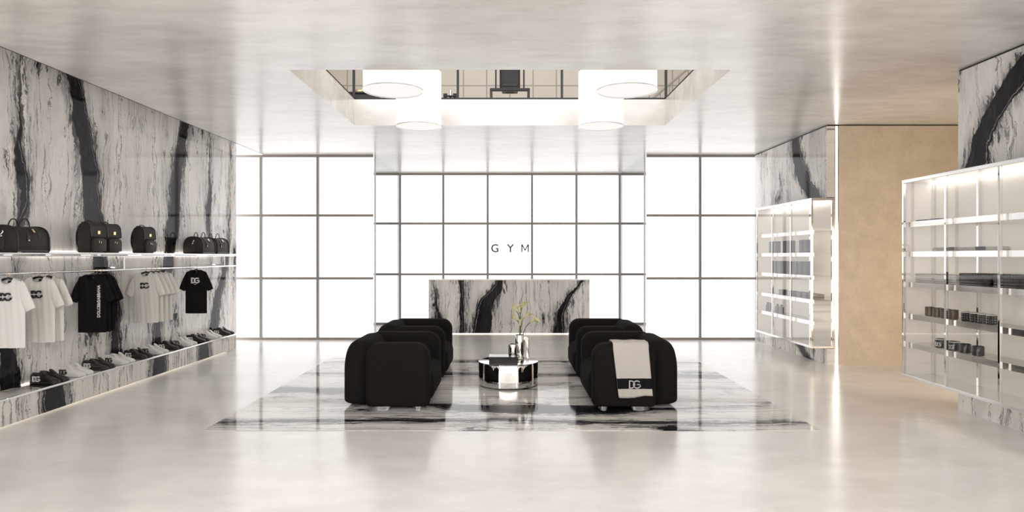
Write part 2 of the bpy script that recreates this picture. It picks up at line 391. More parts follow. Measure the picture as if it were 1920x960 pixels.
bm = bm_new(); box(bm, -8, 8, -6, 14.3, -.2, 0); struct('floor', bm, 'floor')
OX0, OX1, OY0, OY1, ST = -2.15, 2.15, 6.22, 8.87, 3.67
bm = bm_new()
box(bm, LF, 6.8, .5, OY0, H, ST); box(bm, LF, 6.8, OY1, 14.3, H, ST)
box(bm, LF, OX0, OY0, OY1, H, ST); box(bm, OX1, 6.8, OY0, OY1, H, ST)
box(bm, -5.6, LF, .5, 14.3, 3.5, ST)
struct('ceiling', bm, 'ceiling')
bm = bm_new(); box(bm, LW - .3, LW, .5, 11.0, 0, 3.5); struct('wall_left', bm, 'marble_left')
bm = bm_new(); box(bm, -8, 8, -6.2, -6, 0, H); struct('reflection_damper_wall', bm, 'taupe')  # unseen wall added behind the camera to dim reflections in the chrome
bm = bm_new(); box(bm, LF, LF + .006, .5, FG - .03, H - .004, H + .03); struct('shadow_gap_strip_1', bm, 'black_metal')  # black strip standing in for the shade of the left ceiling gap
# right: far block, beige alcove, near block
def block(name, y0, y1, x1, mat):
    bm = bm_new()
    box(bm, RX, x1, y0, y1, 0, .222); box(bm, 4.52, x1, y0, y1, .222, 2.305); box(bm, RX, x1, y0, y1, 2.305, H - .02)
    return struct(name, bm, mat)
bm = bm_new()
box(bm, RX, 4.475, 8.82, FG - .04, 0, .222); box(bm, RX, 4.475, 8.82, FG - .04, 2.305, H - .02); box(bm, 4.475, 4.8, 8.86, FG - .04, 0, H - .02)
struct('wall_right_far', bm, 'marble_far')
bm = bm_new(); box(bm, RX, 6.6, 4.7, 6.24, 0, .222); box(bm, 4.50, 6.6, 4.7, 6.24, .222, 2.305); box(bm, RX, 6.6, 4.7, 6.24, 2.305, H - .02); box(bm, RX, 6.6, .5, 4.7, 0, H - .02)
struct('wall_right_near', bm, 'marble_near')
bm = bm_new(); box(bm, 4.535, 6.75, 8.82, 8.95, 0, H - .015); struct('wall_alcove', bm, 'beige')
bm = bm_new(); box(bm, 6.6, 6.75, 6.24, 8.82, 0, H - .015); struct('wall_alcove_side', bm, 'beige')
bm = bm_new(); box(bm, RX + .008, 6.6, .5, 6.235, H - .02, H); struct('shadow_gap_strip_2', bm, 'black_metal')  # black filler in place of the shaded gap above the near block
bm = bm_new(); box(bm, RX + .008, 6.6, 8.828, FG - .05, H - .02, H); struct('shadow_gap_strip_3', bm, 'black_metal')  # same black stand-in for gap shade, above the far block
# glazing
def glazing(name, x0, x1, y, xs, zs, b=.042, thick=.05):
    bm = bm_new()
    for x in xs: box(bm, x - b / 2, x + b / 2, y - thick / 2, y + thick / 2, 0, H)
    for z in zs:
        xs2 = sorted(xs)
        edges = [x0] + [e for x in xs2 for e in (x - b / 2, x + b / 2)] + [x1]
        for a, c in zip(edges[::2], edges[1::2]):
            if c - a > .01: box(bm, a, c, y - thick / 2 + .003, y + thick / 2 - .003, max(0, z - b / 2), min(H, z + b / 2))
    o = struct(name, bm, 'frame')
    bm = bm_new(); box(bm, x0, x1, y + .03, y + .045, 0, H); obj('pane', bm, 'pane', o)
    return o
ZS = [.021, 1.10, 2.225, H - .021]
glazing('window_1', -5.5, -NX - .03, FG, [-4.455, -3.438, -5.47], ZS)
glazing('window_2', NX + .03, 4.6, FG, [3.405, 4.42], ZS)
NV = [-3.36, -2.40, -1.455, -.485, .485, 1.455, 2.40, 3.36]
o = glazing('window_3', -3.6, 3.6, NB, NV, [.021, 1.10, 2.21, H - .021], b=.045)
for s, nm in ((-1, 'window_4'), (1, 'window_5')):
    bm = bm_new(); box(bm, s * NX - .006, s * NX + .006, FG + .05, NB - .05, 0.0, H - .003); o = struct(nm, bm, 'glass_tint')
    bm = bm_new(); box(bm, s * NX - .012, s * NX + .012, FG + .02, FG + .047, 0.0, H); obj('edge_profile', bm, 'print_white', o)
    bm = bm_new(); box(bm, s * 3.6 - .05, s * 3.6 + .05, FG + .06, NB + .05, 0, H); struct('wall_niche_' + ('left' if s < 0 else 'right'), bm, 'plaster')
# upper storey
bm = bm_new(); box(bm, -6, 7, 12.4, 12.55, ST, 6.6); struct('wall_upper_back', bm, 'tile')
for s, nm in ((-1, 'wall_upper_left'), (1, 'wall_upper_right')):
    bm = bm_new(); box(bm, s * 4.6 - .06, s * 4.6 + .06, 3, 12.4, ST, 6.6); struct(nm, bm, 'plaster')
bm = bm_new(); box(bm, -6, 7, 3, 12.6, 6.6, 6.7); struct('ceiling_upper', bm, 'plaster')

# marble inset
bm = bm_new(); box(bm, -2.63, 2.67, 5.49, 9.47, 0.0, .004)
tag(obj('stone_floor_panel', bm, 'marble_rug'), 'large rectangular black and white veined marble panel set in the concrete floor', 'floor panel')

# alcove LED line
o = thing('light_line', 'tall bright vertical light line at the corner of the beige wall', 'light', (4.505, 8.84, 0))
bm = bm_new(); box(bm, -.0145, .0145, -.012, .0, .0, H - .02); obj('diffuser', bm, 'led_white', o)
bm = bm_new(); box(bm, -.029, -.0155, -.014, .018, 0, H - .02); box(bm, .0155, .029, -.014, .018, 0, H - .02); box(bm, -.0155, .0155, .001, .018, 0, H - .02); obj('channel', bm, 'steel', o)

# ------------------------------------------------------------------ left wall: ledge, shelf, rail
LE = 10.28
led = thing('display_ledge', 'long low marble display ledge carrying the row of sneakers', 'ledge', (LF, 7, 0))
bm = bm_new(); box(bm, LW - LF + .004, 0, 1.5 - 7, LE - 7, .035, .246); box(bm, -.014, 0, 1.5 - 7, LE - 7, .018, .035); obj('body', bm, 'marble_ledge', led)
bm = bm_new(); box(bm, LW - LF + .004, -.012, 1.5 - 7, LE - 7, .2461, .254); obj('top_slab', bm, 'marble_ledge_top', led)
bm = bm_new(); box(bm, -.012, .006, 1.5 - 7, LE - 7, .2365, .256, .002); obj('edge_strip', bm, 'mirror_steel', led)
bm = bm_new(); box(bm, LW - LF + .02, -.16, 1.5 - 7, LE - 7.05, 0, .035); obj('plinth', bm, 'black_metal', led)
bm = bm_new(); box(bm, -.155, -.13, 1.5 - 7, LE - 7.05, .024, .034); obj('under_light', bm, 'led_soft', led)
bm = bm_new(); box(bm, LW - LF + .005, LW - LF + .014, 6.15 - 7, LE - 7.1, .2545, .264); obj('back_light', bm, 'led_soft', led)
for y in (5.6, 6.62, 8.3, 9.9):
    bm = bm_new(); box(bm, .0, .010, y - 7 - .006, y - 7 + .006, .228, .259); obj('edge_clip', bm, 'chrome', led)
SX = -4.345; SE = 10.38; SZ = 1.534
sh = thing('wall_shelf', 'long glass and steel wall shelf carrying the dark bags', 'shelf', (LW, 7, SZ))
d0 = SX - LW
bm = bm_new(); box(bm, .03, d0 - .02, 1.5 - 7, 10.3 - 7, -.014, 0); obj('glass_board', bm, 'glass', sh)
bm = bm_new(); tube(bm, [(d0, 1.5 - 7, -.012), (d0, SE - 7, -.012)], .0115, 10); tube(bm, [(d0, 1.5 - 7, -.034), (d0, SE - 7, -.034)], .006, 8); obj('front_rod', bm, 'mirror_steel', sh, 40)
for y in (5.5, 6.0, 6.5, 7.3, 8.1, 8.9, 9.9):
    bm = bm_new(); tube(bm, [(.0, y - 7, -.024), (d0 - .008, y - 7, -.024)], .0085, 8); obj('bracket', bm, 'chrome', sh, 40)
bm = bm_new(); box(bm, .0, .02, 1.5 - 7, 10.2 - 7, -.020, -.002); obj('wall_light', bm, 'led', sh)
rl = thing('clothes_rail', 'thin steel clothes rail hung below the bag shelf', 'rail', (-4.43, 7, 1.343))
bm = bm_new(); tube(bm, [(0, 1.5 - 7, 0), (0, 10.56 - 7, 0)], .0105, 10); obj('rod', bm, 'mirror_steel', rl, 40)
for y in (5.50, 7.35, 9.94):
    bm = bm_new(); tube(bm, [(0, y - 7, .0), (0, y - 7, .147)], .012, 8)
    tube(bm, [(0, y - 7, .02), (LW + 4.43, y - 7, .02)], .010, 8); obj('hanging_bracket', bm, 'chrome', rl, 40)

# ------------------------------------------------------------------ t-shirts
def shirt_mesh():
    bm = bm_new(); hw = .152; cols = 20; rows = 16; HT = .615
    def top(s, front):
        a = abs(s)
        if a < .40:
            k = a / .40; return -.055 * (1 - k ** 2) ** .5 * (1.0 if front else .35) - .002
        return -.042 * (a - .40) / .60
    def width(z):            # half width at height z (0 top .. -HT)
        t = -z / HT
        return hw * (1.0 if t > .10 else .96 + .4 * t)
    grids = []
    for front in (True, False):
        g_ = []
        for i in range(cols + 1):
            s = -1 + 2 * i / cols; zt = top(s, front); col = []
            for j in range(rows + 1):
                z = -HT + (zt + HT) * j / rows
                t = .030 * math.sqrt(max(0, 1 - abs(s) ** 2.6)) * (1 - .25 * (j / rows))
                rip = .004 * math.sin(s * 9 + 1.3) * (1 - j / rows) + .003 * math.sin(s * 17 + z * 9)
                y = (-t + rip if front else t + rip * .5) if 0 < i < cols else 0
                col.append(bm.verts.new((s * width(z), y, z)))
            g_.append(col)
        for a, b in zip(g_, g_[1:]):
            for j in range(rows): bm.faces.new((a[j], b[j], b[j + 1], a[j + 1]))
        grids.append(g_)
    # sleeves
    for sd in (-1, 1):
        rings = []
        for k in range(7):
            f = k / 6
            ox = .128 + f * .112; oz = -.018 - f * f * .08 - f * .165      # outer (shoulder) line
            ix = .128 + f * .034; iz = -.235 - f * .068                     # under-arm line
            ring = []
            for m in range(16):
                a = 2 * PI * m / 16; c = (math.cos(a) + 1) / 2
                th = (.024 - .006 * f) * math.sin(a) + .003 * math.sin(f * 9 + c * 6)
                ring.append((sd * (ix + (ox - ix) * c), th, iz + (oz - iz) * c))
            rings.append(ring)
        loft(bm, rings, cap=False)
    bmesh.ops.remove_doubles(bm, verts=bm.verts, dist=.0005)
    return bm
def collar_bm():
    bm = bm_new()
    pts = []
    for i in range(25):
        a = 2 * PI * i / 24
        x = .0605 * math.cos(a); fr = math.sin(a) < 0
        z = -.055 * (abs(math.sin(a))) * (1.0 if fr else .35) - .002
        y = -.028 * math.sin(a) * (-1); pts.append((x, .026 * math.sin(a), z + .0005))
    tube(bm, pts, .0055, 6, cap=False); return bm
def tee_proto(mat, logo):
    t = thing('t_shirt', '', 't-shirt')
    obj('body', shirt_mesh(), mat, t, 60)
    obj('collar', collar_bm(), mat, t, 60)
    if logo == 'mono_black' or logo == 'mono_white':
        bm = bm_new(); y = lambda x: -.0355 + .02 * abs(x)
        monogram(bm, lambda x, z: ((x, y(x), z - .165 if logo == 'mono_black' else z - .15), (x, y(x) + .014, z - .165 if logo == 'mono_black' else z - .15)), .072 if logo == 'mono_black' else .082, .19)
        obj('letter_print', bm, 'print_black' if logo == 'mono_black' else 'print_white', t)
        if logo == 'mono_black':
            bm = bm_new(); box(bm, -.066, .066, -.0365, -.022, -.169, -.161); obj('print_line', bm, mat, t)
        else:
            bm = bm_new(); box(bm, -.016, .016, -.0355, -.02, -.207, -.203); obj('small_print', bm, 'print_white', t)
    else:
        bm = text_bm('DOLCE&GABBANA', .040, .005, lambda x, y_, z: (.088 - y_, -.029 - z, x - .285), .0009)
        obj('letter_print', bm, 'print_white', t)
    bm = bm_new(); box(bm, -.014, .014, .0155, .018, -.045, -.024); obj('neck_label', bm, 'print_black', t)
    return t
def hanger_proto():
    t = thing('clothes_hanger', '', 'hanger')
    bm = bm_new(); tube(bm, [(-.125, 0, -.052), (-.07, 0, -.030), (-.03, 0, -.012), (0, 0, -.004), (.03, 0, -.012), (.07, 0, -.030), (.125, 0, -.052)], [.007, .009, .011, .012, .011, .009, .007], 8)
    obj('arms', bm, 'gloss_black', t, 50)
    pts = [(0, 0, -.002), (0, 0, .018)] + [(.0135 * math.sin(a), 0, .0315 - .0135 * math.cos(a)) for a in [PI * k / 8 for k in range(1, 13)]]
    bm = bm_new(); tube(bm, pts, .0022, 6); obj('hook', bm, 'gold', t, 50)
    return t
RAILX = -4.43; TZ = 1.343 - .0375
protos = {'w': tee_proto('tee_white', 'mono_black'), 'c': tee_proto('tee_cream', 'mono_black'), 'bt': tee_proto('tee_black', 'text'), 'bm': tee_proto('tee_black', 'mono_white')}
hp = hanger_proto(); used = set()
def place_tee(kind, y, label, hl, group=None, dx=0):
    p = protos[kind]
    o = p if kind not in used else copy_tree(p)
    used.add(kind); o.location = (RAILX + dx, y, TZ); o['label'] = label
    if group: o['group'] = group
    h = hp if 'h' not in used else copy_tree(hp)
    used.add('h'); h.location = (RAILX, y, 1.343 - .033); h['label'] = hl; h['group'] = 'hangers on the rail'
place_tee('w', 5.65, 'white t-shirt with black letters, cut by the left edge of the photo', 'black hanger holding the leftmost white t-shirt')
for i, (y, l) in enumerate(((6.02, 'front one'), (6.14, 'rear one'))):
    place_tee('c', y, 'off-white t-shirt, %s of the two next to the leftmost white one' % l, 'black hanger in the %s of the two off-white t-shirts at left' % l, 'pair of off-white t-shirts at left')
for i, y in enumerate((6.79, 6.865, 6.94)):
    l = ('front', 'middle', 'rear')[i]
    place_tee('bt', y, ('black t-shirt with vertical white lettering, ' if i == 0 else 'black t-shirt, ') + l + ' of the three black ones', 'black hanger in the %s one of the three black t-shirts' % l, 'three black t-shirts')
for i, y in enumerate((7.79, 7.90, 8.01, 8.12)):
    l = ('front', 'second', 'third', 'rear')[i]
    place_tee('c', y, 'off-white t-shirt, %s one of the group of four on the rail' % l, 'black hanger in the %s one of four off-white t-shirts' % l, 'four off-white t-shirts')
place_tee('bm', 9.04, 'black t-shirt with large white interlocked letters, alone at the far end', 'black hanger holding the single far black t-shirt')

# ------------------------------------------------------------------ bags
def arch(w, h, n=14, k=2.6):
    pts = [(-w / 2, 0.012), (-w / 2 + .012, 0), (w / 2 - .012, 0), (w / 2, .012)]
    for i in range(n + 1):
        a = PI * i / n; c = math.cos(a); s_ = math.sin(a)
        pts.append((w / 2 * math.copysign(abs(c) ** (2 / k), c), .09 + (h - .09) * abs(s_) ** (2 / k)))
    return pts
def duffel():
    t = thing('duffel_bag', '', 'bag'); Wd, L, Hh = .27, .40, .235
    bm = bm_new(); prism(bm, arch(Wd, Hh), lambda a, b, d: (a, d, b), 0, L, .012, 2); obj('body', bm, 'bag', t, 50)
    for y in (.008, L - .008):
        bm = bm_new(); pr = arch(Wd + .006, Hh + .003); tube(bm, [(a, y, b + .001) for a, b in pr] + [(pr[0][0], y, pr[0][1])], .006, 6); obj('piping', bm, 'leather', t, 50)
    bm = bm_new(); box(bm, -Wd / 2 - .002, Wd / 2 + .002, .004, L - .004, .0, .022, .004); obj('base_trim', bm, 'leather', t)
    for x in (.045, -.06):
        bm = bm_new(); pts = []
        for i in range(15):
            a = PI * i / 14; pts.append((x + .006 * math.sin(a), L / 2 - .062 * math.cos(a), Hh - .035 + .105 * math.sin(a) ** .8))
        tube(bm, pts, .0055, 7); obj('handle', bm, 'leather', t, 50)
    for y in (L / 2 - .065, L / 2 + .065):
        bm = bm_new(); pr = [p for p in arch(Wd + .006, Hh + .003) if p[0] > .03 and p[1] > .09]
        rows = [[((a, y - .012, b), (a * .98, y - .012, b * .985)), ((a, y + .012, b), (a * .98, y + .012, b * .985))] for a, b in pr]
        slab_strip(bm, rows); obj('strap', bm, 'leather', t)
    bm = bm_new(); box(bm, Wd / 2 - .004, Wd / 2 + .006, L / 2 - .088, L / 2 - .056, .092, .155, .004); obj('luggage_tag', bm, 'leather', t)
    bm = bm_new(); box(bm, Wd / 2 + .0065, Wd / 2 + .009, L / 2 - .078, L / 2 - .066, .10, .112); obj('tag_rivet', bm, 'gold', t)
    bm = bm_new(); box(bm, -.013, .013, -.0012, .0012, -.02, .02, .001)
    for v in bm.verts: v.co = Matrix.Rotation(-.62, 3, 'Y') @ Matrix.Rotation(PI / 2, 3, 'Z') @ v.co; v.co += Vector((Wd / 2 - .0135, L / 2 + .01, .196))
    obj('metal_plate', bm, 'gold', t)
    bm = bm_new(); box(bm, -.030, .022, -.006, .002, .02, .135, .003); box(bm, -.024, .016, -.005, .002, .135, .175, .003); obj('end_tab', bm, 'leather', t)
    bm = bm_new(); tube(bm, [(-.004, -.011, .155), (.02, -.012, .18), (.012, -.012, .19)], .005, 6); box(bm, -.014, .006, -.012, -.004, .138, .150, .002); obj('clip', bm, 'chrome', t, 50)
    return t
def backpack():
    t = thing('backpack', '', 'bag'); Wd, D, Hh = .235, .13, .315
    bm = bm_new(); prism(bm, rrect(D, Hh, .055, .012), lambda a, b, d: (a, d, b), 0, Wd, .010, 2); obj('body', bm, 'bag', t, 50)
    # flap: shell over top and front
    pts = []
    for i in range(13):
        a = PI * .62 - PI * .62 * i / 12; pts.append((.008 + .068 * math.cos(a), Hh - .062 + .068 * math.sin(a)))
    pts += [(.080, Hh - .10), (.082, Hh - .135), (.080, Hh - .15)]
    bm = bm_new(); rows = [[((a, -.004, b), (a - .007, -.004, b - .006)), ((a, Wd + .004, b), (a - .007, Wd + .004, b - .006))] for a, b in pts]
    slab_strip(bm, rows); obj('flap', bm, 'bag', t, 50)
    bm = bm_new()
    for y in (-.004, Wd + .004): tube(bm, [(a, y, b) for a, b in pts], .0045, 6)
    obj('flap_piping', bm, 'leather', t, 50)
    bm = bm_new(); prism(bm, rrect(Wd - .02, .135, .025, .01), lambda a, b, d: (d, a + Wd / 2, b + .015), D / 2 - .005, D / 2 + .033, .008, 2); obj('front_pocket', bm, 'bag', t, 50)
    bm = bm_new(); box(bm, D / 2 + .0335, D / 2 + .037, Wd / 2 - .022, Wd / 2 - .016, .105, .125); box(bm, D / 2 + .0335, D / 2 + .037, Wd / 2 + .01, Wd / 2 + .016, .10, .12); obj('zip_pull', bm, 'gold', t)
    bm = bm_new(); box(bm, .081, .086, Wd / 2 - .020, Wd / 2 + .020, Hh - .118, Hh - .083, .001); obj('metal_plate', bm, 'gold', t)
    bm = bm_new(); tube(bm, [(-.02, Wd / 2 + .06 * math.cos(PI - PI * i / 10), Hh - .008 + .032 * math.sin(PI * i / 10)) for i in range(11)], .006, 7); obj('top_handle', bm, 'leather', t, 50)
    for y in (.05, Wd - .05):
        bm = bm_new(); pp = []
        for i in range(13):
            a = PI / 2 + PI * i / 12; pp.append((-D / 2 + .01 + .052 * math.cos(a), .155 + .13 * math.sin(a)))
        rows = [[((a, y - .018, b), (a * .9 + .0 - .0, y - .018, b)), ((a, y + .018, b), (a * .9, y + .018, b))] for a, b in pp]
        slab_strip(bm, rows); obj('shoulder_strap', bm, 'leather', t, 50)
    return t
BZ = SZ + .0005
df = duffel(); df.location = (-4.475, 5.64, BZ); df['label'] = 'large dark duffel bag at the left edge of the photo'; df['group'] = 'duffel bags'
for y, l in ((9.04, 'dark duffel bag, nearer one of the two at the far shelf end'), (9.49, 'dark duffel bag, farther one of the two at the far shelf end')):
    c = copy_tree(df); c.location = (-4.475, y, BZ); c['label'] = l
bp = backpack(); bp.location = (-4.435, 6.66, BZ); bp['label'] = 'dark flap backpack, left one of the two standing together'; bp['group'] = 'backpacks'
for y, l in ((6.93, 'dark flap backpack, right one of the two standing together'), (7.63, 'dark flap backpack standing alone in the middle of the shelf')):
    c = copy_tree(bp); c.location = (-4.435, y, BZ); c['label'] = l

# ------------------------------------------------------------------ sneakers
def sneaker(um, sm, lm):
    t = thing('sneaker', '', 'shoe')
    XS = [0, .012, .04, .08, .12, .16, .20, .235, .262, .278, .284]
    HWD = [.022, .031, .037, .037, .036, .040, .046, .047, .040, .026, .012]
    def ring(x, w_, z0, z1, k=2.4, n=20):
        r = []
        for i in range(n):
            a = 2 * PI * i / n; c, s_ = math.cos(a), math.sin(a)
            r.append((x, w_ * math.copysign(abs(c) ** (2 / k), c), (z0 + z1) / 2 + (z1 - z0) / 2 * math.copysign(abs(s_) ** (2 / k), s_)))
        return r
    bm = bm_new(); loft(bm, [ring(x, w_ + .003, 0 + (.008 if x > .27 else 0), .027 + (.004 if x > .25 else 0), 5) for x, w_ in zip(XS, HWD)]); obj('sole', bm, sm, t, 50)
    ZT = [.086, .102, .100, .086, .090, .082, .066, .054, .046, .038, .030]
    bm = bm_new(); loft(bm, [ring(x * .985 + .002, w_ * (.92 if x > .1 else .9), .014, z, 2.6 if x > .2 else 2.9) for x, w_, z in zip(XS, HWD, ZT)]); obj('upper', bm, um, t, 60)
    bm = bm_new(); pts = []
    for i in range(21):
        a = 2 * PI * i / 20; pts.append((.060 + .044 * math.cos(a), .024 * math.sin(a), .094 - .008 * math.cos(a)))
    tube(bm, pts, .0065, 7, cap=False); obj('collar', bm, um, t, 60)
    bm = bm_new(); prism(bm, rrect(.044, .082, .016, .004), lambda a, b, d: (.160 - b * .74 + d, a, .070 + b * .60 + d * .8), 0, .008, .003, 2); obj('tongue', bm, um, t, 60)
    bm = bm_new()
    for k in range(5):
        x = .118 + k * .020; z = .0915 - k * .0068
        tube(bm, [(x, -.027, z - .010), (x + .003, -.012, z), (x + .003, .012, z), (x, .027, z - .010)], .0032, 6)
    obj('laces', bm, um, t, 60)
    bm = bm_new(); y = lambda x: -.0375
    monogram(bm, lambda x, z: ((x + .078, -.0415, z + .052), (x + .078, -.030, z + .052)), .054, .19); obj('letter_badge', bm, lm, t)
    return t
sb = sneaker('shoe_black', 'sole_black', 'print_white'); sw = sneaker('shoe_white', 'sole_white', 'print_black')
DY = [6.2, 6.57, 6.95, 7.32, 7.70, 8.06, 8.44, 8.81, 9.19, 9.575, 10.02]
cnt = {'black': 0, 'white': 0}; first = {'black': sb, 'white': sw}
for i, d in enumerate(DY):
    c = 'black' if i % 2 == 0 else 'white'
    for k in range(2):
        o = first[c] if cnt[c] == 0 else copy_tree(first[c])
        cnt[c] += 1
        o.location = (-4.668, d + .045 + k * .105, .2545); o.rotation_euler = (0, 0, -.06 if k == 0 else .02)
        o['label'] = '%s lettered sneaker, %s shoe of the %s pair from the left' % (c, ('front', 'back')[k], ordinal(i))
        o['group'] = 'sneakers on the marble ledge'

# ------------------------------------------------------------------ armchairs
CW = 1.17
def cushion(bm, w, h, rt, rb, cx, fn, d0, d1, re, n=10, seg=7):
    """upholstered slab: rounded outline extruded d0..d1 with soft rolled edges of radius re"""
    rings = []
    for side in (0, 1):
        for i in range(seg + 1):
            a = PI / 2 * (i / seg if side == 0 else 1 - i / seg)
            ins = re * (1 - math.sin(a)); off = re * (1 - math.cos(a))
            d = d0 + off if side == 0 else d1 - off
            pr = rrect(w - 2 * ins, h - ins - ins * .35, max(rt - ins * .6, .02), max(rb - ins * .6, .012), n, cx, ins * .35)
            rings.append([fn(p, q, d) for p, q in pr])
    return loft(bm, rings)
def armchair(loc, mirror, label):
    s = -1 if mirror else 1
    t = thing('armchair', label, 'armchair', loc, 0, 'armchairs around the coffee table')
    B = .022; AH = .618; TH = .235
    for y0, aw, ac in ((0, .626, .563), (CW - TH, .816, .468)):
        bm = bm_new(); cushion(bm, aw, AH, .14, .05, ac, lambda a, b, d: (s * a, d, b + B), y0, y0 + TH, .075); obj('arm', bm, 'boucle', t, 50)
    bm = bm_new(); cushion(bm, CW - .13, AH, .25, .05, .12 + (CW - .13) / 2, lambda a, b, d: (s * d, a, b + B), 0, .29, .13); obj('backrest', bm, 'boucle', t, 50)
    bm = bm_new(); cushion(bm, .66, .335, .13, .10, .56, lambda a, b, d: (s * (a + .012), d, b + B + .012), TH - .02, CW - TH + .02, .035); obj('seat', bm, 'boucle', t, 50)
    for (xx, yy, a, b) in ((.40, TH / 2 - .01, .10, .05), (.76, TH / 2 - .01, .05, .05), (.40, CW - TH / 2, .10, .05), (.76, CW - TH / 2, .05, .05), (.145, .34, .05, .06), (.145, CW - .34, .05, .06)):
        bm = bm_new(); pr = [(xx + a * math.cos(2 * PI * i / 24), yy + b * math.sin(2 * PI * i / 24)) for i in range(24)]
        prism(bm, pr, lambda p, q, d: (s * p, q, d), 0, B + .006); obj('foot', bm, 'acrylic', t, 40)
    return t
CY1, CY2 = 6.21, 7.70
FZ = .0045
armchair((-1.665, CY1, FZ), False, 'black boucle armchair, nearer one of the two on the left')
armchair((-1.665, CY2, FZ), False, 'black boucle armchair, farther one of the two on the left')
armchair((1.685, CY1, FZ), True, 'black boucle armchair with a cream towel over its arm')
armchair((1.685, CY2, FZ), True, 'black boucle armchair behind the one with the towel')
# towel over near arm of right chair
tw = thing('towel', 'cream towel with a black lettered band draped over the armchair arm', 'towel', (0, 0, 0))
ARM_T = FZ + .032 + .618
def towel_path():
    p = []; yb = CY1 + .16; top = ARM_T + .006
    p += [(CY1 + .243, top - .25 + .05 * i) for i in range(5)]          # back hang
    for i in range(7):
        a = PI / 2 * i / 6; p.append((CY1 + .193 + .05 * math.cos(a), top - .05 + .05 * math.sin(a)))
    p += [(CY1 + .12, top)]
    for i in range(7):
        a = PI / 2 * i / 6; p.append((CY1 + .037 - .046 * math.sin(a), top - .046 + .046 * math.cos(a)))
    n = 24; z0 = top - .046
    for i in range(1, n + 1): p.append((CY1 - .009 - .004 * (i / n), z0 - (z0 - .135) * i / n))
    return p
path = towel_path(); NA = 26
front0 = len(path) - 24
def towel_part(i0, i1, mat, name, lift=0.0):
    bm = bm_new(); R = []
    for i in range(i0, i1 + 1):
        y, z = path[i]; f = max(0, (i - front0) / 24)
        row = []
        for k in range(NA + 1):
            s_ = k / NA
            x = 1.000 + .055 * f + s_ * (.345 - .015 * f) ; 
            fold = .0045 * math.sin(s_ * 14 + .8) * f + .003 * math.sin(s_ * 31) * f + (.003 if s_ < .12 else 0)
            dz = -.012 * f * math.sin(s_ * 5 + .4) * (f > .8)
            row.append(((x, y - (fold + .003 + lift if f > 0 else 0), z + (0 if f > 0 else .002 * math.sin(s_ * 12)) + dz)))
        R.append(row)
    V = [[bm.verts.new(p) for p in r] for r in R]
    for a, b in zip(V, V[1:]):
        for k in range(NA): bm.faces.new((a[k], a[k + 1], b[k + 1], b[k]))
    o = obj(name, bm, mat, tw, 80)
    md = o.modifiers.new('thick', 'SOLIDIFY'); md.thickness = .005; md.offset = 0.0
    return o
e = len(path) - 1
towel_part(0, e, 'towel', 'cloth')
b0, b1 = e - 9, e - 4
towel_part(b0, b1, 'towel_band', 'band', .0045)
zc = (path[b0][1] + path[b1][1]) / 2 - .006
bm = bm_new(); monogram(bm, lambda x, z: ((x + 1.205, CY1 - .0325, z + zc), (x + 1.205, CY1 - .018, z + zc)), .078, .12); obj('letter_print', bm, 'towel', tw)

# ------------------------------------------------------------------ coffee table and objects
TCX, TCY, TR, TT = -.018, 7.47, .347, .276
ct = thing('coffee_table', 'round mirror-chrome drum coffee table between the armchairs', 'coffee table', (TCX, TCY, FZ))
bm = bm_new(); lathe(bm, [(TR - .02, 0), (TR - .02, .012)], n=64); obj('base_ring', bm, 'black_metal', ct, 40)
bm = bm_new(); lathe(bm, [(TR - .004, .012), (TR, .016), (TR, TT - .012), (TR - .002, TT - .009)], n=96); obj('drum', bm, 'chrome', ct, 40)
bm = bm_new(); lathe(bm, [(TR - .002, TT - .009), (TR, TT - .008), (TR, TT - .001), (TR - .003, TT)], n=96); obj('tabletop', bm, 'chrome', ct, 40)
TZ0 = FZ + TT + .0005
bk = thing('box', 'glossy black lidded box lying on the chrome coffee table', 'box', (TCX - .055, TCY - .14, TZ0))
bm = bm_new(); box(bm, -.163, .163, -.10, .10, 0, .055, .003); obj('body', bm, 'gloss_black', bk)
bm = bm_new(); box(bm, -.165, .165, -.102, .102, .0555, .078, .004); obj('lid', bm, 'gloss_black', bk)
bm = bm_new(); box(bm, -.166, -.120, -.103, .103, .060, .0795); obj('clasp', bm, 'gloss_black', bk)
vs = tag(obj('vase', lathe(bm_new(), [(.03, 0), (.05, .002), (.054, .01), (.054, .185), (.052, .189), (.049, .186), (.049, .02), (.01, .016)], n=40, cap=True), 'chrome', None, 40), 'short plain chrome cylinder vase beside the taller one', 'vase')
vs.location = (TCX + .055, TCY + .03, TZ0)
v2 = thing('vase', 'tall handled chrome vase holding calla lilies', 'vase', (TCX + .135, TCY + .10, TZ0))
bm = bm_new(); lathe(bm, [(.03, 0), (.052, .002), (.057, .012), (.057, .285), (.054, .29), (.050, .287), (.050, .03), (.01, .024)], n=40); obj('body', bm, 'chrome', v2, 40)
bm = bm_new()
pts = [(.050, .265), (.085, .262), (.102, .248), (.110, .225), (.110, .05), (.108, .012), (.092, .004), (.08, .012), (.078, .05), (.078, .20), (.07, .222), (.050, .228)]
prism(bm, pts, lambda a, b, d: (a, d, b), -.028, .028, .006, 3); obj('handle', bm, 'chrome', v2, 40)
